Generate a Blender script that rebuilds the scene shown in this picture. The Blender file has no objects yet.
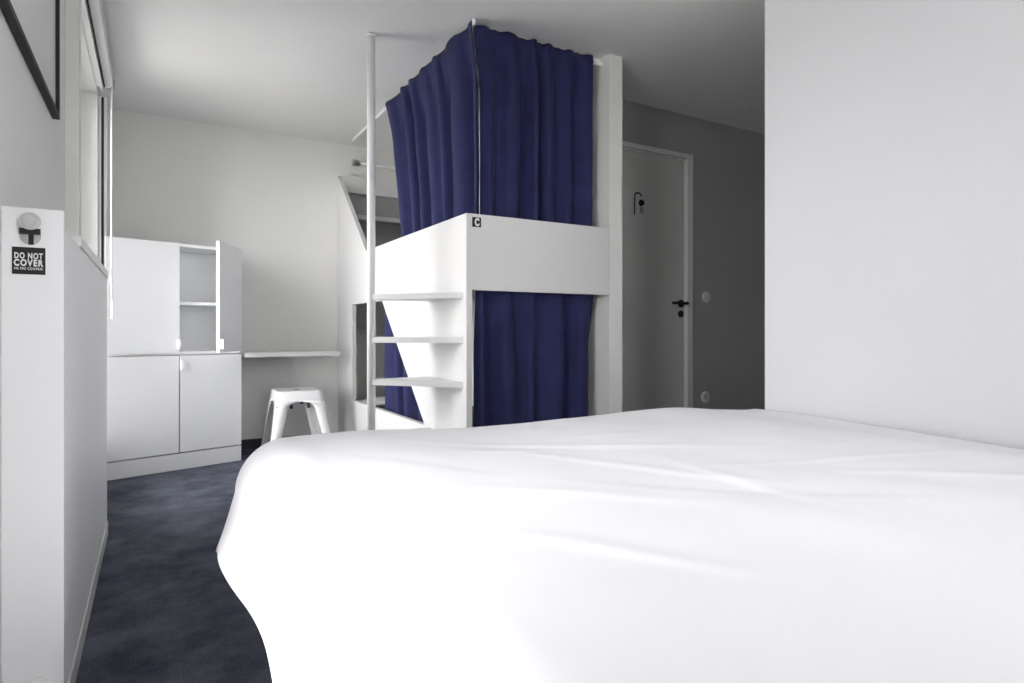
import bpy, bmesh, math, random
from mathutils import Vector, Matrix, noise

random.seed(4)
scene = bpy.context.scene
COL = scene.collection

# ------------------------------------------------------------------ camera
F_PX, U0, HORIZON, CAM_Z = 615.0, 512.0, 331.0, 0.87
YAW = math.radians(30.27)
SN, CS = math.sin(YAW), math.cos(YAW)
cam_d = bpy.data.cameras.new('camera')
cam_d.sensor_width = 36.0
cam_d.lens = F_PX / 1024.0 * 36.0
cam_d.shift_y = (HORIZON - 341.5) / 1024.0
cam_d.clip_start = 0.02
cam = bpy.data.objects.new('camera', cam_d)
cam.location = (0, 0, CAM_Z)
cam.rotation_euler = (math.pi / 2, 0, -YAW)
COL.objects.link(cam)
scene.camera = cam

# ------------------------------------------------------------------ sky, daylight, exposure
world = bpy.data.worlds.new('overcast_sky')
scene.world = world
world.use_nodes = True
bg = world.node_tree.nodes['Background']
bg.inputs['Color'].default_value = (1.0, 0.985, 0.995, 1)
bg.inputs['Strength'].default_value = 9.0
scene.view_settings.view_transform = 'Standard'
scene.view_settings.look = 'None'
scene.view_settings.gamma = 1.0
scene.view_settings.use_curve_mapping = False
scene.view_settings.exposure = 0.52

# window openings in the left wall: (y0, y1, z0, z1)
XW = -0.278            # inner face of the window wall
XG = -0.43            # glass plane
WIN_FAR = (2.84, 3.20, 1.124, 2.25)    # fixed light above the radiator cover
WIN_TALL = (3.20, 4.30, 0.20, 2.25)     # casement beyond the cover; hidden lower glazing added to light floor and cabinets
WIN_ADDED_NEAR = (0.52, 1.38, 0.10, 2.22)  # unseen opening added to throw daylight across the bed
WIN_ADDED_BACK = (0.45, 1.45, 1.00, 2.28)   # x0, x1, z0, z1 behind the camera; unseen opening added for its light

def portal(name, y0, y1, z0, z1):
    l = bpy.data.lights.new(name, 'AREA')
    l.shape = 'RECTANGLE'
    l.size = z1 - z0
    l.size_y = y1 - y0
    l.cycles.is_portal = True
    o = bpy.data.objects.new(name, l)
    o.location = (XG - 0.10, (y0 + y1) / 2, (z0 + z1) / 2)
    o.rotation_euler = (0, -math.pi / 2, 0)     # -Z of the light looks into the room (+X)
    COL.objects.link(o)
portal('daylight_portal', *WIN_FAR)
portal('daylight_portal', *WIN_TALL)
portal('daylight_portal', *WIN_ADDED_NEAR)
l = bpy.data.lights.new('daylight_portal', 'AREA')
l.shape = 'RECTANGLE'; l.size = WIN_ADDED_BACK[1] - WIN_ADDED_BACK[0]; l.size_y = WIN_ADDED_BACK[3] - WIN_ADDED_BACK[2]
l.cycles.is_portal = True
o = bpy.data.objects.new('daylight_portal', l)
o.location = ((WIN_ADDED_BACK[0] + WIN_ADDED_BACK[1]) / 2, -1.48, (WIN_ADDED_BACK[2] + WIN_ADDED_BACK[3]) / 2)
o.rotation_euler = (math.pi / 2, 0, math.pi)      # looks into the room (+Y)
COL.objects.link(o)

# ------------------------------------------------------------------ pixel helpers
def ray(u, v):
    r = (u - U0) / F_PX
    return Vector((SN + r * CS, CS - r * SN, (HORIZON - v) / F_PX))
def on_x(u, v, x):
    d = ray(u, v); t = x / d.x
    return Vector((x, d.y * t, CAM_Z + d.z * t))
def on_y(u, v, y):
    d = ray(u, v); t = y / d.y
    return Vector((d.x * t, y, CAM_Z + d.z * t))

# ------------------------------------------------------------------ materials
def mat(name, col, rough=0.6, var=0.03, scale=6.0, bump=0.0, bscale=200.0, metal=0.0, spec=0.4, sheen=0.0):
    m = bpy.data.materials.new(name)
    m.use_nodes = True
    nt = m.node_tree
    p = nt.nodes['Principled BSDF']
    p.inputs['Roughness'].default_value = rough
    p.inputs['Metallic'].default_value = metal
    p.inputs['Specular IOR Level'].default_value = spec
    if sheen:
        p.inputs['Sheen Weight'].default_value = sheen
    tc = nt.nodes.new('ShaderNodeTexCoord')
    n = nt.nodes.new('ShaderNodeTexNoise')
    n.inputs['Scale'].default_value = scale
    n.inputs['Detail'].default_value = 4
    nt.links.new(tc.outputs['Object'], n.inputs['Vector'])
    r = nt.nodes.new('ShaderNodeValToRGB')
    r.color_ramp.elements[0].position = 0.3
    r.color_ramp.elements[1].position = 0.7
    r.color_ramp.elements[0].color = (*[max(0, c * (1 - var)) for c in col], 1)
    r.color_ramp.elements[1].color = (*[min(1, c * (1 + var)) for c in col], 1)
    nt.links.new(n.outputs['Fac'], r.inputs['Fac'])
    nt.links.new(r.outputs['Color'], p.inputs['Base Color'])
    if bump:
        n2 = nt.nodes.new('ShaderNodeTexNoise')
        n2.inputs['Scale'].default_value = bscale
        n2.inputs['Detail'].default_value = 3
        nt.links.new(tc.outputs['Object'], n2.inputs['Vector'])
        b = nt.nodes.new('ShaderNodeBump')
        b.inputs['Strength'].default_value = bump
        b.inputs['Distance'].default_value = 0.004
        nt.links.new(n2.outputs['Fac'], b.inputs['Height'])
        nt.links.new(b.outputs['Normal'], p.inputs['Normal'])
    return m

M = {}
M['wall'] = mat('wall_paint', (0.78, 0.78, 0.76), 0.7, 0.015, 2.0, 0.08, 120)
M['bunk'] = mat('white_bunk_laminate', (0.69, 0.69, 0.685), 0.4, 0.012, 3.0)
M['partition'] = mat('pale_grey_wall_paint', (0.56, 0.56, 0.575), 0.7, 0.012, 2.0, 0.05, 120)
M['ceiling'] = mat('ceiling_paint', (0.83, 0.83, 0.83), 0.8, 0.015, 2.0)
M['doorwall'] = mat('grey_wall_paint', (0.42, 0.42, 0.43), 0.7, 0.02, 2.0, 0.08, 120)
M['door'] = mat('grey_door_paint', (0.66, 0.66, 0.64), 0.5, 0.02, 2.0)
M['doorframe'] = mat('door_frame_paint', (0.78, 0.78, 0.78), 0.45, 0.02, 3.0)
M['laminate'] = mat('white_laminate', (0.90, 0.90, 0.91), 0.35, 0.012, 3.0)
M['cabinet'] = mat('white_cabinet_laminate', (0.77, 0.78, 0.79), 0.4, 0.012, 3.0)
M['handle'] = mat('bright_white_plastic', (0.93, 0.93, 0.93), 0.3, 0.005, 5.0)
M['metal_white'] = mat('white_lacquered_steel', (0.84, 0.84, 0.84), 0.3, 0.01, 5.0, spec=0.5)
M['pvc'] = mat('white_pvc', (0.85, 0.85, 0.84), 0.35, 0.01, 5.0)
M['dark'] = mat('dark_gasket', (0.02, 0.02, 0.022), 0.6, 0.1, 10.0)
M['black'] = mat('black_print', (0.012, 0.012, 0.013), 0.5, 0.1, 10.0)
M['whiteprint'] = mat('white_print', (0.8, 0.8, 0.8), 0.5, 0.02, 10.0)
M['chrome'] = mat('brushed_metal', (0.55, 0.55, 0.55), 0.3, 0.05, 30.0, metal=1.0)
M['knob'] = mat('pale_grey_plastic', (0.62, 0.62, 0.61), 0.35, 0.03, 20.0)
M['alu'] = mat('painted_aluminium', (0.68, 0.69, 0.68), 0.35, 0.02, 8.0)
M['curtain'] = mat('navy_curtain_cloth', (0.025, 0.028, 0.088), 0.85, 0.10, 9.0, 0.15, 500, spec=0.15, sheen=0.05)
M['duvet'] = mat('white_cotton', (0.82, 0.82, 0.85), 0.85, 0.008, 4.0, 0.05, 700, spec=0.15)
M['mattress'] = mat('pale_mattress_cloth', (0.7, 0.7, 0.7), 0.9, 0.03, 30.0, 0.1, 400)
M['bedbase'] = mat('dark_bed_base_cloth', (0.06, 0.06, 0.07), 0.9, 0.05, 30.0, 0.1, 400)
M['blanket'] = mat('grey_blanket_cloth', (0.16, 0.165, 0.18), 0.95, 0.06, 30.0, 0.2, 300)
M['skirting'] = mat('dark_skirting', (0.035, 0.036, 0.045), 0.6, 0.08, 20.0)
M['print'] = mat('pale_poster_paper', (0.62, 0.62, 0.63), 0.35, 0.05, 3.0)
M['ground'] = mat('pale_outside_ground', (0.46, 0.46, 0.43), 0.95, 0.15, 0.8)  # pale hard ground, brightened to bounce daylight up onto the ceiling
M['plastic'] = mat('white_plastic', (0.78, 0.78, 0.78), 0.35, 0.01, 8.0)
M['switch'] = mat('grey_white_plastic', (0.72, 0.72, 0.72), 0.35, 0.01, 8.0)

def carpet_mat():
    m = bpy.data.materials.new('slate_blue_carpet')
    m.use_nodes = True
    nt = m.node_tree; p = nt.nodes['Principled BSDF']
    p.inputs['Roughness'].default_value = 0.95
    p.inputs['Specular IOR Level'].default_value = 0.1
    tc = nt.nodes.new('ShaderNodeTexCoord')
    a = nt.nodes.new('ShaderNodeTexNoise'); a.inputs['Scale'].default_value = 4.5; a.inputs['Detail'].default_value = 6; a.inputs['Roughness'].default_value = 0.7
    b = nt.nodes.new('ShaderNodeTexNoise'); b.inputs['Scale'].default_value = 260; b.inputs['Detail'].default_value = 2
    nt.links.new(tc.outputs['Object'], a.inputs['Vector']); nt.links.new(tc.outputs['Object'], b.inputs['Vector'])
    r1 = nt.nodes.new('ShaderNodeValToRGB')
    r1.color_ramp.elements[0].position = 0.35; r1.color_ramp.elements[0].color = (0.078, 0.086, 0.116, 1)
    r1.color_ramp.elements[1].position = 0.68; r1.color_ramp.elements[1].color = (0.210, 0.225, 0.285, 1)
    r2 = nt.nodes.new('ShaderNodeValToRGB')
    r2.color_ramp.elements[0].position = 0.3; r2.color_ramp.elements[0].color = (0.45, 0.45, 0.45, 1)
    r2.color_ramp.elements[1].position = 0.7; r2.color_ramp.elements[1].color = (1, 1, 1, 1)
    nt.links.new(a.outputs['Fac'], r1.inputs['Fac']); nt.links.new(b.outputs['Fac'], r2.inputs['Fac'])
    mx = nt.nodes.new('ShaderNodeMix'); mx.data_type = 'RGBA'; mx.blend_type = 'MULTIPLY'
    mx.inputs['Factor'].default_value = 1.0
    nt.links.new(r1.outputs['Color'], mx.inputs['A']); nt.links.new(r2.outputs['Color'], mx.inputs['B'])
    nt.links.new(mx.outputs['Result'], p.inputs['Base Color'])
    bp = nt.nodes.new('ShaderNodeBump'); bp.inputs['Strength'].default_value = 0.6; bp.inputs['Distance'].default_value = 0.006
    nt.links.new(b.outputs['Fac'], bp.inputs['Height']); nt.links.new(bp.outputs['Normal'], p.inputs['Normal'])
    return m
M['carpet'] = carpet_mat()

def glass_mat():
    m = bpy.data.materials.new('clear_window_glass')
    m.use_nodes = True
    nt = m.node_tree
    for n in list(nt.nodes):
        if n.type == 'BSDF_PRINCIPLED': nt.nodes.remove(n)
    out = nt.nodes['Material Output']
    t = nt.nodes.new('ShaderNodeBsdfTransparent'); t.inputs['Color'].default_value = (0.97, 0.97, 0.97, 1)
    g = nt.nodes.new('ShaderNodeBsdfGlossy'); g.inputs['Roughness'].default_value = 0.02
    fr = nt.nodes.new('ShaderNodeFresnel'); fr.inputs['IOR'].default_value = 1.35
    mx = nt.nodes.new('ShaderNodeMixShader')
    nt.links.new(fr.outputs['Fac'], mx.inputs['Fac'])
    nt.links.new(t.outputs['BSDF'], mx.inputs[1]); nt.links.new(g.outputs['BSDF'], mx.inputs[2])
    nt.links.new(mx.outputs['Shader'], out.inputs['Surface'])
    return m
M['glass'] = glass_mat()

# ------------------------------------------------------------------ mesh helpers
def obj(name, bm, m, parent=None, smooth=False, bevel=0.0):
    if bevel:
        es = [e for e in bm.edges if len(e.link_faces) == 2 and e.calc_face_angle(0) > 0.5]
        bmesh.ops.bevel(bm, geom=es, offset=bevel, segments=2, profile=0.6, affect='EDGES', clamp_overlap=True)
    bmesh.ops.recalc_face_normals(bm, faces=bm.faces[:])
    me = bpy.data.meshes.new(name)
    bm.to_mesh(me); bm.free()
    if smooth:
        for p in me.polygons: p.use_smooth = True
    me.materials.append(M[m])
    o = bpy.data.objects.new(name, me)
    COL.objects.link(o)
    if parent is not None:
        o.parent = parent
        o.matrix_parent_inverse = parent.matrix_basis.inverted()   # geometry is written in world space
    return o
def thing(name, label, cat, loc=(0, 0, 0), group=None):
    o = bpy.data.objects.new(name, None)
    o.empty_display_size = 0.1
    o.location = loc
    COL.objects.link(o)
    o['label'] = label; o['category'] = cat
    if group: o['group'] = group
    return o
def tag(o, label, cat, group=None):
    o['label'] = label; o['category'] = cat
    if group: o['group'] = group
    return o
def struct(o):
    o['kind'] = 'structure'
    return o
def box(bm, x0, x1, y0, y1, z0, z1):
    vs = [bm.verts.new((x, y, z)) for x in (x0, x1) for y in (y0, y1) for z in (z0, z1)]
    for f in ((0, 1, 3, 2), (4, 6, 7, 5), (0, 4, 5, 1), (2, 3, 7, 6), (0, 2, 6, 4), (1, 5, 7, 3)):
        bm.faces.new([vs[i] for i in f])
    return bm
def B(*a):
    return box(bmesh.new(), *a)
def prism(pts, vec, bm=None):
    """closed outline (3-D points) extruded by vec"""
    bm = bm or bmesh.new()
    vec = Vector(vec)
    a = [bm.verts.new(p) for p in pts]
    b = [bm.verts.new(Vector(p) + vec) for p in pts]
    bm.faces.new(a); bm.faces.new(b[::-1])
    n = len(pts)
    for i in range(n):
        bm.faces.new((a[i], a[(i + 1) % n], b[(i + 1) % n], b[i]))
    return bm
def tube(p0, p1, r, seg=16, bm=None, r1=None):
    bm = bm or bmesh.new()
    p0, p1 = Vector(p0), Vector(p1)
    r1 = r if r1 is None else r1
    d = (p1 - p0).normalized()
    a = d.orthogonal().normalized(); b = d.cross(a)
    ra, rb = [], []
    for i in range(seg):
        t = 2 * math.pi * i / seg
        o = a * math.cos(t) + b * math.sin(t)
        ra.append(bm.verts.new(p0 + o * r)); rb.append(bm.verts.new(p1 + o * r1))
    bm.faces.new(ra[::-1]); bm.faces.new(rb)
    for i in range(seg):
        bm.faces.new((ra[i], ra[(i + 1) % seg], rb[(i + 1) % seg], rb[i]))
    return bm
def lathe(prof, origin, axis, seg=28, bm=None):
    """prof: list of (radius, height along axis)"""
    bm = bm or bmesh.new()
    ax = Vector(axis).normalized(); a = ax.orthogonal().normalized(); b = ax.cross(a)
    o = Vector(origin)
    rings = []
    for r, h in prof:
        rings.append([bm.verts.new(o + ax * h + (a * math.cos(2 * math.pi * i / seg) + b * math.sin(2 * math.pi * i / seg)) * r) for i in range(seg)])
    for k in range(len(rings) - 1):
        for i in range(seg):
            bm.faces.new((rings[k][i], rings[k][(i + 1) % seg], rings[k + 1][(i + 1) % seg], rings[k + 1][i]))
    bm.faces.new(rings[0][::-1]); bm.faces.new(rings[-1])
    return bm
def text_mesh(name, body, size, loc, m, parent, width=None, offset=0.0, depth=0.0008, rz=0.0, space=1.0):
    """lettering standing on a surface that faces -Y (rotated by rz)"""
    cu = bpy.data.curves.new(name, 'FONT')
    cu.body = body; cu.size = size; cu.align_x = 'CENTER'; cu.align_y = 'CENTER'
    cu.offset = offset; cu.extrude = depth; cu.space_character = space
    t = bpy.data.objects.new(name + '_curve', cu)
    COL.objects.link(t)
    dg = bpy.context.evaluated_depsgraph_get(); dg.update()
    me = bpy.data.meshes.new_from_object(t.evaluated_get(dg))
    bpy.data.objects.remove(t)
    xs = [v.co.x for v in me.vertices]; ys = [v.co.y for v in me.vertices]
    w = max(xs) - min(xs); cx = (max(xs) + min(xs)) / 2; cy = (max(ys) + min(ys)) / 2
    sx = (width / w) if width else 1.0
    me.transform(Matrix.Translation(Vector(loc)) @ Matrix.Rotation(rz, 4, 'Z') @ Matrix.Rotation(math.pi / 2, 4, 'X') @ Matrix.Diagonal((sx, 1, 1, 1)) @ Matrix.Translation((-cx, -cy, 0)))
    me.name = name
    me.materials.clear(); me.materials.append(M[m])
    o = bpy.data.objects.new(name, me); COL.objects.link(o)
    if parent is not None:
        o.parent = parent; o.matrix_parent_inverse = parent.matrix_basis.inverted()
    return o

# ------------------------------------------------------------------ room shell
H = 2.36
YF = 4.91            # far wall
YD = 3.06            # wall with the shower-room door
XP = 2.14            # partition at the head of the bed
YPE = 1.635          # its free end
YB = -1.25           # wall behind the camera
XE = 4.12            # far side of the entry
XB0, XB1 = 2.117, 2.207   # wall between bunk and shower room
YBK = 2.59           # front of the bunk
T = 0.22             # outer wall thickness

struct(obj('floor', B(XW - T, XE + 0.15, YB - 0.15, YF + 0.15, -0.12, 0.0), 'carpet'))
struct(obj('ceiling', B(XW - T, XE + 0.15, YB - 0.15, YF + 0.15, H, H + 0.12), 'ceiling'))

def cell_wall(us, zs, holes, place, thick):
    """wall as a grid of cells (u along the wall, z up) without those in holes; one closed mesh"""
    bm = bmesh.new()
    solid = lambda i, k: 0 <= i < len(us) - 1 and 0 <= k < len(zs) - 1 and not any(h[0] <= (us[i] + us[i + 1]) / 2 <= h[1] and h[2] <= (zs[k] + zs[k + 1]) / 2 <= h[3] for h in holes)
    V = {}
    def v(i, k, t):
        if (i, k, t) not in V: V[i, k, t] = bm.verts.new(place(us[i], zs[k], t * thick))
        return V[i, k, t]
    for i in range(len(us) - 1):
        for k in range(len(zs) - 1):
            if not solid(i, k): continue
            for t in (0, 1): bm.faces.new([v(i, k, t), v(i + 1, k, t), v(i + 1, k + 1, t), v(i, k + 1, t)])
            for (di, dk, p0, p1) in ((-1, 0, (i, k), (i, k + 1)), (1, 0, (i + 1, k), (i + 1, k + 1)), (0, -1, (i, k), (i + 1, k)), (0, 1, (i, k + 1), (i + 1, k + 1))):
                if not solid(i + di, k + dk): bm.faces.new([v(*p0, 0), v(*p1, 0), v(*p1, 1), v(*p0, 1)])
    return bm
struct(obj('wall_left', cell_wall([YB - 0.15, WIN_ADDED_NEAR[0], WIN_ADDED_NEAR[1], WIN_FAR[0], WIN_FAR[1], WIN_TALL[1], YF + 0.15], sorted([0, WIN_TALL[2], WIN_ADDED_NEAR[2], WIN_FAR[2], WIN_ADDED_NEAR[3], WIN_FAR[3], H]), [WIN_ADDED_NEAR, WIN_FAR, WIN_TALL], lambda u, z, t: (XW - t, u, z), T), 'wall'))
struct(obj('wall_back', B(XW, XB0, YF, YF + 0.15, 0, H), 'wall'))
struct(obj('wall_right', B(XP, XP + 0.10, YB, YPE, 0, H), 'partition', bevel=0.002))
struct(obj('wall_front', cell_wall([XW, WIN_ADDED_BACK[0], WIN_ADDED_BACK[1], XE], [0, WIN_ADDED_BACK[2], WIN_ADDED_BACK[3], H], [WIN_ADDED_BACK], lambda u, z, t: (u, YB - t, z), 0.15), 'wall'))
struct(obj('wall_entry', B(XE, XE + 0.15, YB, YF, 0, H), 'doorwall'))
struct(obj('wall_bunk', B(XB0, XB1, YBK, YF, 0, H), 'wall', bevel=0.002))
# wall with the door: opening x DX0..DX1
DX0, DX1, DZ = 2.47, 3.195, 2.055
struct(obj('wall_door', cell_wall([XB1, DX0, DX1, XE], [0, DZ, H], [(DX0, DX1, -1, DZ)], lambda u, z, t: (u, YD + t, z), 0.10), 'doorwall'))
struct(obj('trim_1', B(XW + 0.0005, -0.2355, 2.755, 2.835, 1.1245, H - 0.0005), 'wall', bevel=0.003))
# skirtings
struct(obj('baseboard_back', B(0.53, 1.262, YF - 0.012, YF, 0, 0.07), 'skirting'))
struct(obj('baseboard_door', B(DX1 + 0.05, XE, YD - 0.012, YD, 0, 0.07), 'skirting'))
struct(obj('baseboard_right', B(XP - 0.012, XP, YB, YPE, 0, 0.07), 'skirting'))
# ground outside, three metres below
struct(obj('ground_outside', B(-60, 60, -50, 60, -3.2, -3.0), 'ground'))

# ------------------------------------------------------------------ windows
def window(name, w, n, jamb=0.035):
    y0, y1, z0, z1 = w
    root = bpy.data.objects.new(name, None); root.location = (XG, (y0 + y1) / 2, z0); COL.objects.link(root)
    struct(root)
    x0, x1 = XG - 0.035, XG + 0.03
    bm = bmesh.new()
    box(bm, x0, x1, y0, y1, z0, z0 + jamb); box(bm, x0, x1, y0, y1, z1 - jamb, z1)
    box(bm, x0, x1, y0, y0 + jamb, z0 + jamb, z1 - jamb); box(bm, x0, x1, y1 - jamb, y1, z0 + jamb, z1 - jamb)
    obj('window_frame', bm, 'pvc', root)
    step = (y1 - y0 - 2 * jamb) / n
    for k in range(n):
        a = y0 + jamb + k * step + 0.002; b = a + step - 0.004
        s = 0.038
        za, zb = z0 + jamb + 0.002, z1 - jamb - 0.002
        bm = bmesh.new()
        X0, X1 = XG - 0.02, XG + 0.038
        box(bm, X0, X1, a, b, za, za + s); box(bm, X0, X1, a, b, zb - s, zb)
        box(bm, X0, X1, a, a + s, za + s, zb - s); box(bm, X0, X1, b - s, b, za + s, zb - s)
        sash = obj('sash', bm, 'pvc', root)
        obj('pane', B(XG - 0.003, XG + 0.003, a + s, b - s, za + s, zb - s), 'glass', sash)
    return root
w1 = window('window_1', WIN_FAR, 1)
w2 = window('added_window_near', WIN_ADDED_NEAR, 1)  # added out of view, lights the bed from the left
w4 = window('window_4', WIN_TALL, 1)
w3 = bpy.data.objects.new('added_window_back', None); w3.location = ((WIN_ADDED_BACK[0] + WIN_ADDED_BACK[1]) / 2, YB - 0.1, WIN_ADDED_BACK[2]); COL.objects.link(w3); struct(w3)  # added behind the camera to light the surfaces facing it
wx0, wx1, wz0, wz1 = WIN_ADDED_BACK
bm = bmesh.new()
for q in ((wx0, wx1, wz0, wz0 + 0.06), (wx0, wx1, wz1 - 0.06, wz1), (wx0, wx0 + 0.06, wz0 + 0.06, wz1 - 0.06), (wx1 - 0.06, wx1, wz0 + 0.06, wz1 - 0.06)):
    box(bm, q[0], q[1], YB - 0.13, YB - 0.07, q[2], q[3])
obj('window_frame', bm, 'pvc', w3)
obj('pane', B(wx0 + 0.06, wx1 - 0.06, YB - 0.103, YB - 0.097, wz0 + 0.06, wz1 - 0.06), 'glass', w3)

# window sill board on the radiator cover
CX = -0.17                      # room side of the radiator cover
CY0, CY1, CZ = 1.67, 3.14, 1.095
obj('window_sill', B(XW + 0.001, CX + 0.004, 2.0, CY1, 1.096, 1.1235), 'pvc', w1, bevel=0.003)

# blind: cassette, side guide, crank rod
bl = thing('roller_blind', 'white aluminium roller blind cassette under the ceiling above the window', 'blind', (XW + 0.04, 3.4, 2.25))
obj('cassette', B(XW + 0.001, -0.197, 2.84, 4.19, 2.255, 2.335), 'alu', bl, bevel=0.006)
obj('bottom_bar', B(-0.258, -0.243, 2.85, 4.16, 2.232, 2.254), 'alu', bl, bevel=0.002)
obj('slot_seal', B(-0.240, -0.234, 2.85, 4.16, 2.246, 2.2545), 'dark', bl)
obj('end_cap', lathe([(0.012, 0), (0.03, 0.0), (0.034, 0.004), (0.034, 0.016), (0.026, 0.02), (0.01, 0.02)], (-0.216, 4.191, 2.285), (0, 1, 0)), 'chrome', bl, smooth=False)
cr = obj('crank_rod', tube((-0.203, 4.16, 2.252), (-0.203, 4.13, 1.17), 0.0045, 10), 'metal_white', bl, smooth=True)
obj('crank_joint', lathe([(0.003, 0), (0.008, 0.004), (0.008, 0.045), (0.003, 0.05)], (-0.203, 4.13, 1.13), (0, 0, 1), 12), 'metal_white', cr)
obj('crank_stem', tube((-0.203, 4.13, 1.135), (-0.198, 4.12, 1.03), 0.004, 10), 'alu', cr, smooth=True)
obj('crank_handle', lathe([(0.004, 0), (0.009, 0.006), (0.009, 0.09), (0.004, 0.1)], (-0.198, 4.12, 0.94), (0, 0, 1), 12), 'metal_white', cr)

gd = thing('blind_guide', 'white upright blind guide rail with a black slot at the window edge', 'guide rail', (-0.25, 4.33, 1.1))
obj('guide_channel', prism([(-0.277, 4.33, 1.125), (-0.236, 4.33, 1.125), (-0.236, 4.37, 1.125), (-0.277, 4.37, 1.125)], (0, 0, 1.12)), 'pvc', gd, bevel=0.002)
obj('guide_slot', B(-0.2615, -0.2495, 4.322, 4.331, 1.16, 2.24), 'dark', gd)
obj('guide_lip', B(-0.270, -0.2625, 4.318, 4.3295, 1.125, 2.24), 'pvc', gd)

# ------------------------------------------------------------------ radiator cover with knob and sign
rc = thing('radiator_cover', 'tall white boxed radiator cover below the window', 'radiator cover', (-0.22, 2.4, 0))
obj('end_panel', B(XW + 0.001, CX, CY0, CY0 + 0.022, 0, 1.135), 'laminate', rc, bevel=0.003)
obj('side_panel', B(CX - 0.02, CX, CY0 + 0.023, CY1, 0.06, CZ), 'laminate', rc, bevel=0.002)
obj('plinth', B(CX - 0.02, CX + 0.004, CY0 + 0.023, CY1, 0, 0.058), 'alu', rc)
obj('rear_end_panel', B(XW + 0.001, CX - 0.021, CY1 - 0.02, CY1, 0, CZ), 'laminate', rc)
obj('top_panel', B(XW + 0.001, CX - 0.021, CY0 + 0.023, CY1 - 0.021, CZ - 0.02, CZ), 'laminate', rc)

YS = CY0            # face of the end panel
p = on_y(30.5, 236.5, YS)
th = thing('thermostat_valve', 'round grey radiator valve knob above the black sign', 'valve', (p.x, YS, p.z))
R = 0.0185
obj('cutout_ring', lathe([(R - 0.003, 0), (R, 0), (R, 0.003), (R - 0.003, 0.003)], (p.x, YS, p.z), (0, -1, 0)), 'chrome', th)
obj('valve_seat', lathe([(0.001, 0.0005), (R - 0.004, 0.0005), (R - 0.004, 0.002), (0.001, 0.002)], (p.x, YS, p.z), (0, -1, 0)), 'knob', th)
obj('valve_stem', B(p.x - 0.003, p.x + 0.006, YS - 0.006, YS - 0.0022, p.z - 0.018, p.z + 0.004), 'dark', th)
obj('valve_collar', B(p.x - 0.018, p.x + 0.018, YS - 0.012, YS - 0.0032, p.z + 0.004, p.z + 0.016), 'dark', th, bevel=0.002)
q = on_y(30.0, 221.0, YS - 0.02)
kn = obj('knob', lathe([(0.012, -0.006), (0.0165, -0.004), (0.019, 0.0), (0.018, 0.005), (0.0145, 0.007), (0.0135, 0.004), (0.0105, 0.004), (0.010, 0.009), (0.0055, 0.010), (0.005, 0.007), (0.001, 0.007)], (q.x, YS - 0.02, q.z), (0, -1, 0)), 'knob', th, smooth=False)
q2 = on_y(36, 688, YS)
vk = obj('lower_knob', lathe([(0.022, 0.0), (0.026, 0.004), (0.026, 0.018), (0.018, 0.022), (0.002, 0.022)], (q2.x, YS, q2.z), (0, -1, 0)), 'plastic', rc)

a = on_y(12, 246.5, YS); b = on_y(45.5, 275, YS)
cx, cz = (a.x + b.x) / 2, (a.z + b.z) / 2
sg = thing('warning_sign', 'small black square sign reading DO NOT COVER in white', 'sign', (cx, YS, cz))
hw, hh = (b.x - a.x) / 2, (a.z - b.z) / 2
obj('plate', B(cx - hw, cx + hw, YS - 0.002, YS - 0.0002, cz - hh, cz + hh), 'black', sg)
text_mesh('lettering', 'DO NOT', hh * 0.60, (cx, YS - 0.0025, cz + hh * 0.37), 'whiteprint', sg, width=hw * 1.70, offset=0.0006, space=1.2)
text_mesh('lettering', 'COVER', hh * 0.66, (cx, YS - 0.0025, cz - hh * 0.15), 'whiteprint', sg, width=hw * 1.76, offset=0.0008, space=1.25)
text_mesh('lettering', 'NE PAS COUVRIR', hh * 0.26, (cx, YS - 0.0025, cz - hh * 0.58), 'whiteprint', sg, width=hw * 1.70, offset=0.0001, space=1.15)

# picture frame on the window wall
fr = thing('picture_frame', 'thin black framed picture hanging on the wall before the window', 'picture', (XW, 2.1, 1.55))
pz0, pz1 = 1.547, 2.22
py0, py1 = 1.42, 2.435
bm = bmesh.new()
for (y0, y1, z0, z1) in ((py0, py1, pz0, pz0 + 0.014), (py0, py1, pz1 - 0.014, pz1), (py0, py0 + 0.014, pz0 + 0.014, pz1 - 0.014), (py1 - 0.014, py1, pz0 + 0.014, pz1 - 0.014)):
    box(bm, XW + 0.001, XW + 0.020, y0, y1, z0, z1)
obj('frame', bm, 'dark', fr)
obj('print', B(XW + 0.002, XW + 0.010, py0 + 0.0145, py1 - 0.0145, pz0 + 0.0145, pz1 - 0.0145), 'print', fr)

# ------------------------------------------------------------------ cabinets (set at an angle in the far corner)
FL = Vector((-0.238, 4.265, 0)); FR = Vector((0.514, 4.490, 0))
cdir = (FR - FL).normalized(); cnor = Vector((cdir.y, -cdir.x, 0))   # out of the front
CW = (FR - FL).length
def cp(s, n, z):            # s along the front, n out of the front
    v = FL + cdir * s + cnor * n
    return Vector((v.x, v.y, z))
def cbox(s0, s1, n0, n1, z0, z1):
    return prism([cp(s0, n0, z0), cp(s1, n0, z0), cp(s1, n1, z0), cp(s0, n1, z0)], (0, 0, z1 - z0))
DT = 0.019
MID = CW / 2 + 0.004
YC = YF - 0.004
BL, BR = Vector((-0.262, YC, 0)), Vector((0.470, YC, 0))
def foot(z, inset=DT):
    f0 = cp(0, -inset, z); f1 = cp(CW, -inset, z)
    return [f0, f1, Vector((BR.x, BR.y, z)), Vector((BL.x, BL.y, z))]
def half_moon(s, n, z, parent, side):
    """half-round pull of white plastic on a door edge; side = -1 opens to smaller s"""
    pts = []
    for k in range(13):
        t = -math.pi / 2 + math.pi * k / 12
        pts.append(cp(s + side * math.cos(t) * 0.018, n, z + math.sin(t) * 0.030))
    return obj('handle', prism(pts, cnor * 0.022), 'handle', parent, bevel=0.003)

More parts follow.
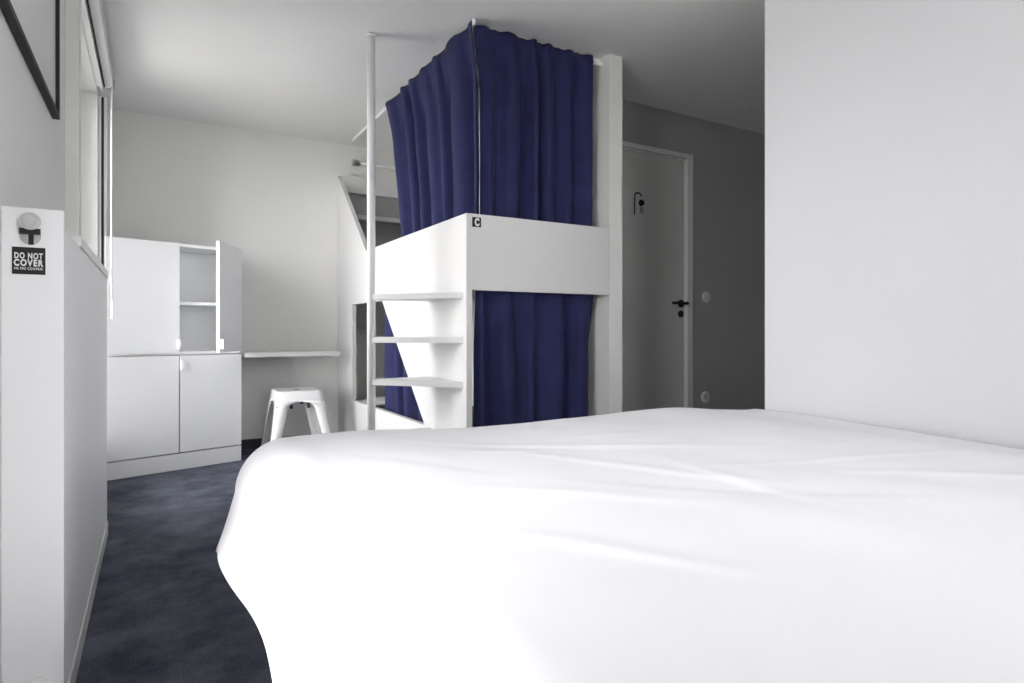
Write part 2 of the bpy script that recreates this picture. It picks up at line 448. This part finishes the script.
lc = thing('base_cabinet', 'white two-door floor cabinet in the far corner by the window', 'cabinet', cp(CW / 2, -0.2, 0))
obj('body', prism(foot(0.105, 0.05), (0, 0, 0.72 - 0.105)), 'cabinet', lc)
obj('plinth', prism(foot(0.0, 0.004), (0, 0, 0.1005)), 'cabinet', lc)
for s0, s1 in ((0.001, MID - 0.003), (MID + 0.0045, CW - 0.001)):
    d = obj('door', cbox(s0, s1, -DT + 0.0005, 0, 0.1090, 0.716), 'cabinet', lc, bevel=0.0012)
    if s0 > 0.1:
        half_moon(s0 + 0.001, 0.0, 0.655, d, 1)

uc = thing('wall_cabinet', 'white upper cabinet with one door swung open on empty shelves', 'cabinet', cp(CW / 2, -0.2, 0.72))
Z0, Z1 = 0.7215, 1.42
PT = 0.018
def slab(z0, z1, s0=0.0, s1=None, inset=DT, back=YC):
    s1 = CW if s1 is None else s1
    f0, f1 = cp(s0, -inset, z0), cp(s1, -inset, z0)
    def bk(s):
        k = s / CW
        return BL.x + (BR.x - BL.x) * k
    return prism([f0, f1, Vector((bk(s1), back, z0)), Vector((bk(s0), back, z0))], (0, 0, z1 - z0))
obj('bottom_panel', slab(Z0, Z0 + PT), 'cabinet', uc)
obj('top_panel', slab(Z1 - PT, Z1), 'cabinet', uc)
obj('side_panel', slab(Z0 + PT, Z1 - PT, 0, PT), 'cabinet', uc)
obj('side_panel', slab(Z0 + PT, Z1 - PT, CW - PT, CW), 'cabinet', uc)
obj('divider', slab(Z0 + PT, Z1 - PT, MID - PT / 2, MID + PT / 2), 'cabinet', uc)
obj('shelf', slab(1.036, 1.056, MID + PT / 2, CW - PT, inset=DT + 0.01), 'cabinet', uc)
obj('back_panel', B(BL.x + 0.02, BR.x - 0.01, YC - 0.16, YC - 0.15, Z0 + PT, Z1 - PT), 'cabinet', uc)
d = obj('door', cbox(0.001, MID - 0.002, -DT + 0.0005, 0, 0.737, 1.4195), 'cabinet', uc, bevel=0.0012)
half_moon(MID - 0.012, 0.0, 0.79, d, 1)
# open door: rotates about the right front edge
od = obj('door', cbox(MID + 0.002, CW - 0.001, -DT + 0.0005, 0, 0.737, 1.4195), 'cabinet', uc, bevel=0.0012)
hm = half_moon(MID + 0.004, 0.0, 0.79, od, 1)
rot = Matrix.Translation(cp(CW, 0.004, 0)) @ Matrix.Rotation(math.radians(48), 4, 'Z') @ Matrix.Translation(-cp(CW, 0.0, 0))
od.data.transform(rot); hm.data.transform(rot)

# desk shelf between the cabinets and the bunk
dk = thing('desk', 'narrow white wall desk between the cabinets and the bunk bed', 'desk', (0.85, 4.7, 0.7))
obj('desktop', B(0.535, 1.18, 4.50, YF - 0.001, 0.692, 0.722), 'bunk', dk, bevel=0.002)
obj('wall_batten', B(0.56, 1.15, YF - 0.03, YF - 0.001, 0.652, 0.691), 'bunk', dk)

# ------------------------------------------------------------------ stool
SX, SY, SZ = 0.872, 4.50, 0.462
st = thing('metal_stool', 'white sheet metal stool with splayed legs tucked under the desk', 'stool', (SX, SY, 0))
def rsq(h, r, z, n=6):
    pts = []
    for cx_, cy_, t0 in ((h - r, h - r, 0), (-h + r, h - r, 90), (-h + r, -h + r, 180), (h - r, -h + r, 270)):
        for k in range(n + 1):
            t = math.radians(t0 + 90 * k / n)
            pts.append(Vector((SX + cx_ + r * math.cos(t), SY + cy_ + r * math.sin(t), z)))
    return pts
bm = bmesh.new()
prev = None
for h, r, z in ((0.1595, 0.04, SZ - 0.074), (0.1505, 0.04, SZ - 0.008), (0.147, 0.038, SZ - 0.002), (0.140, 0.035, SZ), (0.128, 0.03, SZ - 0.003), (0.05, 0.02, SZ - 0.006)):
    ring = [bm.verts.new(p) for p in rsq(h, r, z)]
    if prev:
        for i in range(len(ring)):
            bm.faces.new((prev[i], prev[(i + 1) % len(ring)], ring[(i + 1) % len(ring)], ring[i]))
    prev = ring
bm.faces.new(prev)
so = obj('seat', bm, 'metal_white', st, smooth=True)
obj('grip_hole', lathe([(0.001, 0), (0.018, 0), (0.018, 0.0012), (0.001, 0.0012)], (SX, SY, SZ - 0.0062), (0, 0, 1)), 'dark', so)
for sx in (-1, 1):
    for sy in (-1, 1):
        bm = bmesh.new()
        N = 24
        cols = []
        for k in range(N + 1):
            t = k / N
            z = (SZ - 0.070) * (1 - t)
            h = 0.1588 + (0.213 - 0.1588) * t
            w = 0.07 * (1 - t) ** 30 + 0.080 - 0.036 * t
            rr = 0.038 * (1 - t) + 0.014 * t
            ring = [Vector((SX + sx * (h - w), SY + sy * h, z))]
            for q_ in range(6):
                an = math.pi / 2 * (1 - q_ / 5)
                ring.append(Vector((SX + sx * (h - rr + rr * math.cos(an)), SY + sy * (h - rr + rr * math.sin(an)), z)))
            ring.append(Vector((SX + sx * h, SY + sy * (h - w), z)))
            cols.append([bm.verts.new(p) for p in ring])
        for k in range(N):
            for i in range(7):
                bm.faces.new((cols[k][i], cols[k][i + 1], cols[k + 1][i + 1], cols[k + 1][i]))
        lg = obj('leg', bm, 'metal_white', st, smooth=True)
        md = lg.modifiers.new('thickness', 'SOLIDIFY'); md.thickness = 0.003; md.offset = 0
        obj('rubber_foot', prism([(SX + sx * 0.1785, SY + sy * 0.1785, 0), (SX + sx * 0.211, SY + sy * 0.1785, 0), (SX + sx * 0.211, SY + sy * 0.211, 0), (SX + sx * 0.1785, SY + sy * 0.211, 0)], (0, 0, 0.008)), 'dark', lg)
        obj('bumper', tube((SX + sx * 0.058, SY + sy * 0.118, SZ - 0.122), (SX + sx * 0.058, SY + sy * 0.118, SZ - 0.058), 0.011, 12), 'dark', st)
for a_ in (1, -1):
    obj('cross_brace', tube((SX - 0.165, SY - a_ * 0.165, 0.36), (SX + 0.165, SY + a_ * 0.165, 0.36 + 0.012 * a_), 0.005, 8), 'metal_white', st)
obj('under_plate', B(SX - 0.12, SX + 0.12, SY - 0.135, SY + 0.135, SZ - 0.058, SZ - 0.050), 'metal_white', st)

# ------------------------------------------------------------------ bunk bed
XL = 1.265           # outer face of the ladder-side panel
PTH = 0.030
ZG0, ZG1 = 1.063, 1.422
bk = thing('bunk_bed', 'white built-in bunk bed with navy curtains and corner steps', 'bunk bed', (1.7, 3.7, 0))
# ladder-side panel with a cut-out (outline pieces so that it stays simple polygons)
ye = YF - 0.002
opt_l, opt_r, opb_r, opb_l = 4.50, 3.82, 3.10, 4.50
oz1, oz0 = 1.064, 0.362
pieces = [
    [(YBK, 0), (ye, 0), (ye, oz0), (opb_l, oz0), (opb_r, oz0), (YBK, oz0)],                      # below opening
    [(YBK, oz0), (opb_r, oz0), (opt_r, oz1), (YBK, oz1)],                                         # in front of opening
    [(opb_l, oz0), (ye, oz0), (ye, oz1), (opt_l, oz1)],                                           # behind opening
    [(YBK, oz1), (opt_r, oz1), (opt_l, oz1), (ye, oz1), (ye, ZG1), (4.16, ZG1), (YBK, ZG1)],      # guard
    [(4.16, ZG1), (ye, ZG1), (ye, 2.10)],                                                         # rising wing at the wall
]
bm = bmesh.new()
for pc in pieces:
    prism([(XL, y, z) for y, z in pc], (PTH, 0, 0), bm)
bmesh.ops.remove_doubles(bm, verts=bm.verts[:], dist=1e-5)
# drop the faces shared between neighbouring pieces
seen = {}
for f in bm.faces:
    seen.setdefault(tuple(sorted(v.index for v in f.verts)), []).append(f)
bm.verts.index_update()
seen = {}
for f in bm.faces:
    seen.setdefault(tuple(sorted(v.index for v in f.verts)), []).append(f)
bmesh.ops.delete(bm, geom=[f for fs in seen.values() if len(fs) > 1 for f in fs], context='FACES_ONLY')
obj('side_panel', bm, 'bunk', bk)
obj('guard_panel', B(XL + PTH + 0.0005, XB0 - 0.001, YBK, YBK + 0.028, ZG0, ZG1), 'bunk', bk, bevel=0.0015)
obj('front_kickboard', B(XL + PTH + 0.0005, XB0 - 0.001, YBK + 0.002, YBK + 0.028, 0.0, 0.30), 'bunk', bk)
obj('upper_base', B(XL + PTH + 0.001, XB0 - 0.001, YBK + 0.07, ye, 1.10, 1.15), 'bunk', bk)
obj('lower_base', B(XL + PTH + 0.001, XB0 - 0.001, YBK + 0.03, ye, 0.16, 0.20), 'bunk', bk)
# head-end shelf unit on the far wall
hx0, hx1 = XL + PTH + 0.001, XB0 - 0.001
obj('headboard_back', B(hx0, hx1, YF - 0.012, YF - 0.002, 1.16, 2.10), 'doorwall', bk)  # dark tone stands in for the shade inside a deeper niche
obj('headboard_top', B(hx0, hx1, YF - 0.05, YF - 0.0125, 1.968, 2.098), 'bunk', bk, bevel=0.002)
obj('headboard_shelf', B(hx0, hx1, YF - 0.10, YF - 0.0125, 1.755, 1.79), 'bunk', bk, bevel=0.002)
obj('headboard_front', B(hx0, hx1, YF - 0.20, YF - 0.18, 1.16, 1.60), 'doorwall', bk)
obj('lower_shelf', B(hx0, hx1, YF - 0.16, YF - 0.0125, 0.84, 0.87), 'bunk', bk)
# pole and steps
PX, PY = 0.945, 3.02
pole = obj('pole', tube((PX, PY, 0.0), (PX, PY, H - 0.012), 0.0205, 24), 'metal_white', bk, smooth=False)
for p_ in pole.data.polygons: p_.use_smooth = len(p_.vertices) == 4
obj('pole_cap', lathe([(0.021, 0), (0.024, 0.002), (0.024, 0.011), (0.01, 0.0115)], (PX, PY, H - 0.0125), (0, 0, 1)), 'metal_white', pole)
for z in (0.33, 0.601, 0.812, 1.026):
    pts = [(XL - 0.0005, YBK + 0.035, z), (XL - 0.0005, PY + 0.02, z), (PX, PY + 0.02, z), (PX - 0.006, PY - 0.0, z), (PX, PY - 0.022, z)]
    obj('step', prism(pts, (0, 0, 0.028)), 'bunk', bk, bevel=0.002)
# letter plate on the guard
a = on_y(472.2, 217, YBK); b = on_y(480.8, 227.4, YBK)
cx, cz = (a.x + b.x) / 2, (a.z + b.z) / 2
hw, hh = (b.x - a.x) / 2, (a.z - b.z) / 2
lp = obj('letter_plate', B(cx - hw, cx + hw, YBK - 0.003, YBK - 0.0002, cz - hh, cz + hh), 'black', bk)
text_mesh('letter', 'C', hh * 2.1, (cx + 0.001, YBK - 0.0035, cz), 'whiteprint', lp, width=hw * 1.05, offset=0.0028)

# mattress and pillow on the lower bunk
mt = obj('bunk_mattress', B(1.31, 2.105, 2.64, 4.72, 0.201, 0.30), 'blanket', None, bevel=0.02)
tag(mt, 'dark grey mattress lying in the lower bunk', 'mattress')
bm = bmesh.new()
bmesh.ops.create_uvsphere(bm, u_segments=24, v_segments=14, radius=1)
for v in bm.verts:
    x, y, z = v.co
    k = lambda t, e: math.copysign(abs(t) ** e, t)
    v.co = Vector((1.56 + 0.24 * k(x, 0.45), 4.54 + 0.15 * k(y, 0.45), 0.332 + 0.030 * z * (1 - 0.35 * (abs(x) ** 3 + abs(y) ** 3) / 2)))
pl = tag(obj('pillow', bm, 'mattress', None, smooth=True), 'pale pillow at the far end of the lower bunk', 'pillow')

# ------------------------------------------------------------------ curtain rails
XC, YCU = 1.345, 2.678          # planes of the rails
rl = thing('curtain_rail', 'slim white ceiling rail bent round the top bunk corner', 'curtain rail', (XC, YCU, H - 0.02))
obj('side_rail', B(XC - 0.011, XC + 0.011, YCU - 0.011, 4.74, H - 0.022, H - 0.001), 'metal_white', rl, bevel=0.002)
obj('front_rail', B(XC + 0.012, XB0 - 0.001, YCU - 0.011, YCU + 0.011, H - 0.022, H - 0.001), 'metal_white', rl, bevel=0.002)
obj('end_stop', B(XC - 0.013, XC + 0.013, 4.741, 4.75, H - 0.026, H - 0.001), 'plastic', rl)
obj('corner_bracket', tube((XC - 0.022, YCU - 0.05, H - 0.030), (XC - 0.022, YCU - 0.05, H - 0.001), 0.009, 14), 'metal_white', rl)
obj('wall_bracket', tube((XB0 - 0.055, YCU - 0.02, H - 0.032), (XB0 - 0.0005, YCU - 0.02, H - 0.032), 0.010, 14), 'metal_white', rl)

r2 = thing('lower_curtain_rail', 'white rail under the upper bunk carrying the lower curtains', 'curtain rail', (XC, YCU, 1.08))
obj('front_rail', B(XC + 0.045, XB0 - 0.001, YCU - 0.008, YCU + 0.008, 1.081, 1.0985), 'metal_white', r2)
obj('side_rail', B(1.372, 1.388, YCU + 0.009, 4.2, 1.081, 1.0985), 'metal_white', r2)

hr = thing('hanging_rail', 'short chrome bracketed rod on the far wall above the top bunk', 'rail', (1.385, YF, 2.2))
obj('bracket', lathe([(0.012, -0.005), (0.025, 0.0), (0.025, 0.045), (0.018, 0.05), (0.002, 0.05)], (1.365, 4.84, 2.205), (1, 0, 0)), 'chrome', hr)
obj('bracket_arm', tube((1.39, 4.84, 2.205), (1.39, YF - 0.001, 2.205), 0.010, 12), 'chrome', hr)
obj('rod', tube((1.415, 4.84, 2.205), (XB0 - 0.001, 4.84, 2.205), 0.012, 14), 'metal_white', hr, smooth=True)

# ------------------------------------------------------------------ curtains
def curtain(name, label, P0, P1, ztop, zbot, folds, amp, seed, narrow=0.0, ns=220, nt=44, warp=0.5, header=True, narrow0=0.0, inset=0.0, sgn=1):
    P0, P1 = Vector((P0[0], P0[1], 0)), Vector((P1[0], P1[1], 0))
    L = P1 - P0; d = L.normalized(); nrm = Vector((-d.y, d.x, 0))
    rnd = random.Random(seed)
    ph = [rnd.uniform(0, 6.28) for _ in range(6)]
    bm = bmesh.new(); grid = []
    for j in range(nt + 1):
        t = j / nt
        row = []
        for i in range(ns + 1):
            s = i / ns
            w = s + warp * (0.030 * math.sin(2 * math.pi * 1.3 * s + ph[0]) + 0.018 * math.sin(2 * math.pi * 2.9 * s + ph[1] + 0.8 * t))
            phase = 2 * math.pi * folds * w + ph[2] + 0.35 * math.sin(1.7 * t + 5 * s + ph[3])
            sv = math.sin(phase)
            wave = sv * (1 - 0.25 * sv * sv) / 0.85                       # rounded folds
            zdist = t * (ztop - zbot)
            k = min(1.0, zdist / 0.30); k = k * k * (3 - 2 * k)
            a = amp * (0.32 + 0.68 * k) * (0.8 + 0.3 * math.sin(9.3 * s + ph[4])) * min(1.0, 0.15 + s / 0.07)
            off = wave * a + inset * k
            if header:
                # pinched heading: each pleat is nipped in under the tape and opens as a V below it
                nip = max(0.0, math.cos(phase + 0.9 * (0.5 - min(1.0, zdist / 0.35)))) ** 6
                off += -sgn * 0.012 * nip * math.exp(-((zdist - 0.10) / 0.08) ** 2) + sgn * 0.006 * nip * math.exp(-(zdist / 0.05) ** 2)
            off += 0.006 * noise.noise(Vector((s * 5, t * 4, seed)))
            ss = narrow0 * (1 - s) * k + s * (1 - narrow * (t ** 0.8))
            z = ztop + (zbot - ztop) * t
            if j == 0:
                z -= 0.006 * (1 + math.cos(2 * phase)) * 0.5
            p = P0 + L * ss + nrm * off
            row.append(bm.verts.new((p.x, p.y, z)))
        grid.append(row)
    for j in range(nt):
        for i in range(ns):
            bm.faces.new((grid[j][i], grid[j][i + 1], grid[j + 1][i + 1], grid[j + 1][i]))
    o = obj(name, bm, 'curtain', None, smooth=True)
    md = o.modifiers.new('cloth_thickness', 'SOLIDIFY'); md.thickness = 0.003; md.offset = 0
    tag(o, label, 'curtain', 'navy bunk curtains')
    return o
ZT = H - 0.008
# nrm points to +Y for the front curtains and to -X for the side curtains
curtain('bunk_curtain', 'navy curtain on the front of the upper bunk, facing the bed', (1.336, 2.650), (2.045, 2.650), ZT, 1.18, 5.4, 0.042, 3, warp=0.9, inset=0.030, narrow0=0.068, sgn=-1)
curtain('bunk_curtain', 'navy curtain on the step side of the upper bunk, bunched behind the pole', (1.314, 2.632), (1.314, 3.88), ZT, 1.18, 6.4, 0.040, 8, narrow=0.26, warp=1.0, inset=-0.030, sgn=1)
curtain('bunk_curtain', 'navy curtain across the front of the lower bunk', (1.345, 2.655), (2.065, 2.655), 1.077, 0.31, 4.6, 0.048, 12, warp=0.9, inset=0.025, sgn=-1)
curtain('bunk_curtain', 'navy curtain behind the steps of the lower bunk, seen through the slanted opening', (1.352, 2.76), (1.352, 3.99), 1.077, 0.31, 5.6, 0.042, 21, narrow=0.03, warp=1.0, sgn=1)

# ------------------------------------------------------------------ door of the shower room
dr = bpy.data.objects.new('door_1', None); dr.location = ((DX0 + DX1) / 2, YD, 0); COL.objects.link(dr); struct(dr)
bm = bmesh.new()
fw = 0.045
box(bm, DX0 - fw + 0.02, DX0 + 0.02, YD - 0.014, YD + 0.09, 0, DZ); box(bm, DX1 - 0.02, DX1 + fw - 0.01, YD - 0.014, YD + 0.09, 0, DZ)
box(bm, DX0 - fw + 0.02, DX1 + fw - 0.01, YD - 0.014, YD + 0.09, DZ - 0.0, DZ + fw - 0.012)
obj('door_frame', bm, 'doorframe', dr)
obj('frame_bead', B(DX1 - 0.031, DX1 - 0.0205, YD - 0.006, YD + 0.003, 0, DZ), 'doorframe', dr)
obj('frame_bead', B(DX0 + 0.02, DX1 - 0.032, YD - 0.006, YD + 0.003, DZ - 0.014, DZ - 0.0035), 'doorframe', dr)
YLF = YD + 0.004
leaf = obj('door_leaf', B(DX0 + 0.022, DX1 - 0.022, YLF, YLF + 0.04, 0.008, DZ - 0.003), 'door', dr, bevel=0.002)
h = on_y(680.5, 303.5, YLF)
hd = obj('door_handle', tube((h.x, YLF - 0.001, h.z), (h.x, YLF - 0.05, h.z), 0.009, 14), 'black', leaf)
HX = h.x
def rbar(bm, x0, x1, y, z, r):
    return tube((x0, y, z), (x1, y, z), r, 12, bm)
bm = bmesh.new(); rbar(bm, on_y(673, 303, YLF - 0.05).x, on_y(688, 303, YLF - 0.05).x, YLF - 0.05, h.z, 0.010)
me_l = obj('handle_lever', bm, 'black', dr)
obj('handle_rose', lathe([(0.001, 0), (0.026, 0), (0.026, 0.008), (0.001, 0.008)], (HX, YLF, h.z), (0, -1, 0)), 'black', dr)
k = on_y(680.5, 314, YLF)
obj('lock_rose', lathe([(0.001, 0), (0.024, 0), (0.024, 0.007), (0.001, 0.007)], (HX, YLF, k.z), (0, -1, 0)), 'black', dr)
# shower pictogram printed on the leaf
pg = thing('shower_pictogram', 'black shower head pictogram stuck high on the grey door', 'sign', (on_y(639, 204, YLF).x, YLF, on_y(639, 204, YLF).z))
YP = YLF - 0.0008
def pp(u, v): return on_y(u, v, YP)
path = [pp(634.6, 214.5), pp(634.6, 197.0)]
cxy = pp(638.1, 197.0); rx = cxy.x - path[0].x; rz_ = pp(638, 192.8).z - cxy.z
for i in range(1, 13):
    t = math.pi - math.pi * i / 13
    path.append(Vector((cxy.x + rx * math.cos(t), YP, cxy.z + rz_ * math.sin(t))))
bm = bmesh.new()
hwid = 0.0055
for i in range(len(path) - 1):
    p0, p1 = path[i], path[i + 1]
    dd = (p1 - p0).normalized(); nn = Vector((-dd.z, 0, dd.x)) * hwid
    prism([p0 - nn, p1 + dd * 0.001 - nn, p1 + dd * 0.001 + nn, p0 + nn], (0, -0.0006, 0), bm)
obj('pipe', bm, 'black', pg)
c0 = pp(641.6, 203.2)
obj('shower_head', prism([c0 + Vector((0.026 * math.cos(t), 0, 0.024 * math.sin(t))) for t in [math.pi * k_ / 16 * 1.0 - 0.25 for k_ in range(25)]], (0, -0.0006, 0)), 'black', pg)
for r_ in range(3):
    for c_ in range(3):
        q = pp(640.2 + 1.4 * c_, 208.0 + 2.2 * r_)
        obj('water_drop', B(q.x - 0.0035, q.x + 0.0035, YP - 0.0006, YP, q.z - 0.006, q.z + 0.005), 'black', pg)

# switch and socket beside the door
def rosette(name, u, v, label, cat, r=0.040, socket=False):
    q = on_y(u, v, YD)
    t = thing(name, label, cat, (q.x, YD, q.z))
    obj('plate', lathe([(r, 0.0), (r, 0.005), (r - 0.004, 0.010), (r * 0.62, 0.011), (0.001, 0.011)], (q.x, YD, q.z), (0, -1, 0)), 'switch', t)
    if socket:
        obj('socket_well', lathe([(0.020, 0.0111), (0.020, 0.0116), (0.001, 0.0116)], (q.x, YD, q.z), (0, -1, 0)), 'knob', t)
        for s in (-1, 1):
            obj('pin_hole', tube((q.x + s * 0.0095, YD - 0.0117, q.z), (q.x + s * 0.0095, YD - 0.0124, q.z), 0.003, 10), 'dark', t)
        obj('earth_pin', tube((q.x, YD - 0.0117, q.z + 0.011), (q.x, YD - 0.02, q.z + 0.011), 0.0025, 10), 'chrome', t)
    else:
        obj('rocker', lathe([(r * 0.6, 0.0111), (r * 0.6, 0.015), (r * 0.52, 0.0165), (0.001, 0.0165)], (q.x, YD, q.z), (0, -1, 0)), 'switch', t)
rosette('light_switch', 706, 297, 'round white light switch beside the grey door handle', 'switch')
rosette('wall_socket', 705, 397, 'round white wall socket just above the bed behind the door', 'socket', socket=True)

# ------------------------------------------------------------------ double bed
bed = thing('double_bed', 'low double bed base and mattress hidden under the white duvet', 'bed', (1.2, 0.95, 0))
BX0, BX1, BY0, BY1 = 0.22, 2.12, 0.22, 1.70
obj('base', B(BX0 + 0.02, BX1, BY0, BY1, 0.10, 0.27), 'bedbase', bed, bevel=0.01)
obj('mattress', B(BX0, BX1, BY0, BY1, 0.271, 0.50), 'mattress', bed, bevel=0.04)
for x in (BX0 + 0.10, BX1 - 0.08):
    for y in (BY0 + 0.08, BY1 - 0.08):
        obj('leg', tube((x, y, 0), (x, y, 0.0995), 0.022, 14, None, 0.028), 'dark', bed)

# duvet: flat cloth wrapped over the mattress, hanging at foot and both long sides
RD = 0.125
ix0, iy0, iy1 = 0.300, 0.20, 1.655         # inner flat rectangle (open to the wall at the head)
hang = 0.155 + 0.165
creases = [  # x0,y0,x1,y1,width,height
    (0.55, 1.45, 1.35, 1.02, 0.030, 0.007), (0.75, 1.20, 1.02, 0.78, 0.035, 0.009), (0.62, 1.28, 0.85, 1.22, 0.02, 0.006),
    (1.02, 0.95, 1.75, 0.70, 0.022, 0.006), (1.0, 1.0, 0.98, 0.62, 0.04, 0.008), (1.25, 0.75, 1.7, 0.35, 0.03, 0.007),
    (0.45, 1.0, 0.80, 0.72, 0.035, 0.007), (0.40, 0.75, 0.62, 0.45, 0.03, 0.008), (1.3, 1.28, 1.8, 1.12, 0.025, 0.004),
    (0.9, 1.38, 1.25, 1.30, 0.025, 0.004), (1.45, 0.95, 1.95, 0.90, 0.03, 0.005), (0.7, 0.95, 1.2, 0.55, 0.05, -0.007),
    (0.38, 1.35, 0.60, 1.05, 0.05, -0.006),
]
def ztop(x, y):
    z = 0.585 + 0.010 * math.exp(-((x - 0.45) / 0.25) ** 2) - 0.008 * math.exp(-((x - 1.0) / 0.3) ** 2)
    t = min(1, max(0, (x - 1.6) / 0.54)); z -= (0.030 + 0.022 * min(1, max(0, (1.5 - y) / 0.6))) * t * t * (3 - 2 * t)
    z += 0.010 * noise.noise(Vector((x * 2.1, y * 2.1, 0.3))) + 0.004 * noise.noise(Vector((x * 6, y * 6, 4.3)))
    for x0, y0, x1, y1, w, h_ in creases:
        dx, dy = x1 - x0, y1 - y0; L2 = dx * dx + dy * dy
        t = ((x - x0) * dx + (y - y0) * dy) / L2
        tc = min(1, max(0, t))
        ex, ey = x - x0 - dx * tc, y - y0 - dy * tc
        side = 1 if (dx * (y - y0) - dy * (x - x0)) > 0 else 0.45
        z += 0.42 * h_ * math.exp(-(ex * ex + ey * ey) / (w * side) ** 2) * (0.35 + 0.65 * math.sin(math.pi * tc))
    return z
NX, NY = 210, 190
bm = bmesh.new(); grid = []
for j in range(NY + 1):
    row = []
    cv = (iy0 - hang) + (iy1 - iy0 + 2 * hang) * j / NY
    for i in range(NX + 1):
        cu_ = (ix0 - hang) + (XP - 0.014 - ix0 + hang) * i / NX
        qx, qy = max(cu_, ix0), min(max(cv, iy0), iy1)
        ex, ey = cu_ - qx, cv - qy
        Lm = max(abs(ex), abs(ey))
        zt = ztop(qx, qy)
        if Lm < 1e-9:
            row.append(bm.verts.new((qx, qy, zt))); continue
        Le = math.hypot(ex, ey)
        n = Vector((ex, ey)) / Le
        phi = abs(2 * n.x * n.y)                     # 1 on the corner diagonal
        L = Lm * (1 + 0.16 * phi)
        if L < RD * math.pi / 2:
            th_ = L / RD
            out = RD * math.sin(th_); dz = RD * (1 - math.cos(th_))
        else:
            rest = L - RD * math.pi / 2
            if abs(ex) > abs(ey):                    # the hem at the foot rises a little towards the near side
                g = min(1, max(0, (cv - 1.0) / 0.62)); rest *= 0.74 + 0.26 * g * g * (3 - 2 * g)
            out = RD + rest * (0.31 + 0.10 * phi); dz = RD + rest
            along = cv if abs(ex) > abs(ey) else cu_
            out += 0.010 * (rest / 0.12) * math.sin(along * 9.0 + 1.0) * (1 - phi) + 0.012 * (rest / 0.12) * noise.noise(Vector((along * 4, rest * 5, 2.2)))
        pz = zt - dz + (0.018 * noise.noise(Vector((cu_ * 3, cv * 3, 7.7))) * (dz / 0.25))
        row.append(bm.verts.new((qx + n.x * out, qy + n.y * out, pz)))
    grid.append(row)
for j in range(NY):
    for i in range(NX):
        bm.faces.new((grid[j][i], grid[j][i + 1], grid[j + 1][i + 1], grid[j + 1][i]))
dv = obj('duvet', bm, 'duvet', None, smooth=True)
md = dv.modifiers.new('filling', 'SOLIDIFY'); md.thickness = 0.012; md.offset = -1
tag(dv, 'thick white cotton duvet spread over the double bed in the foreground', 'duvet')
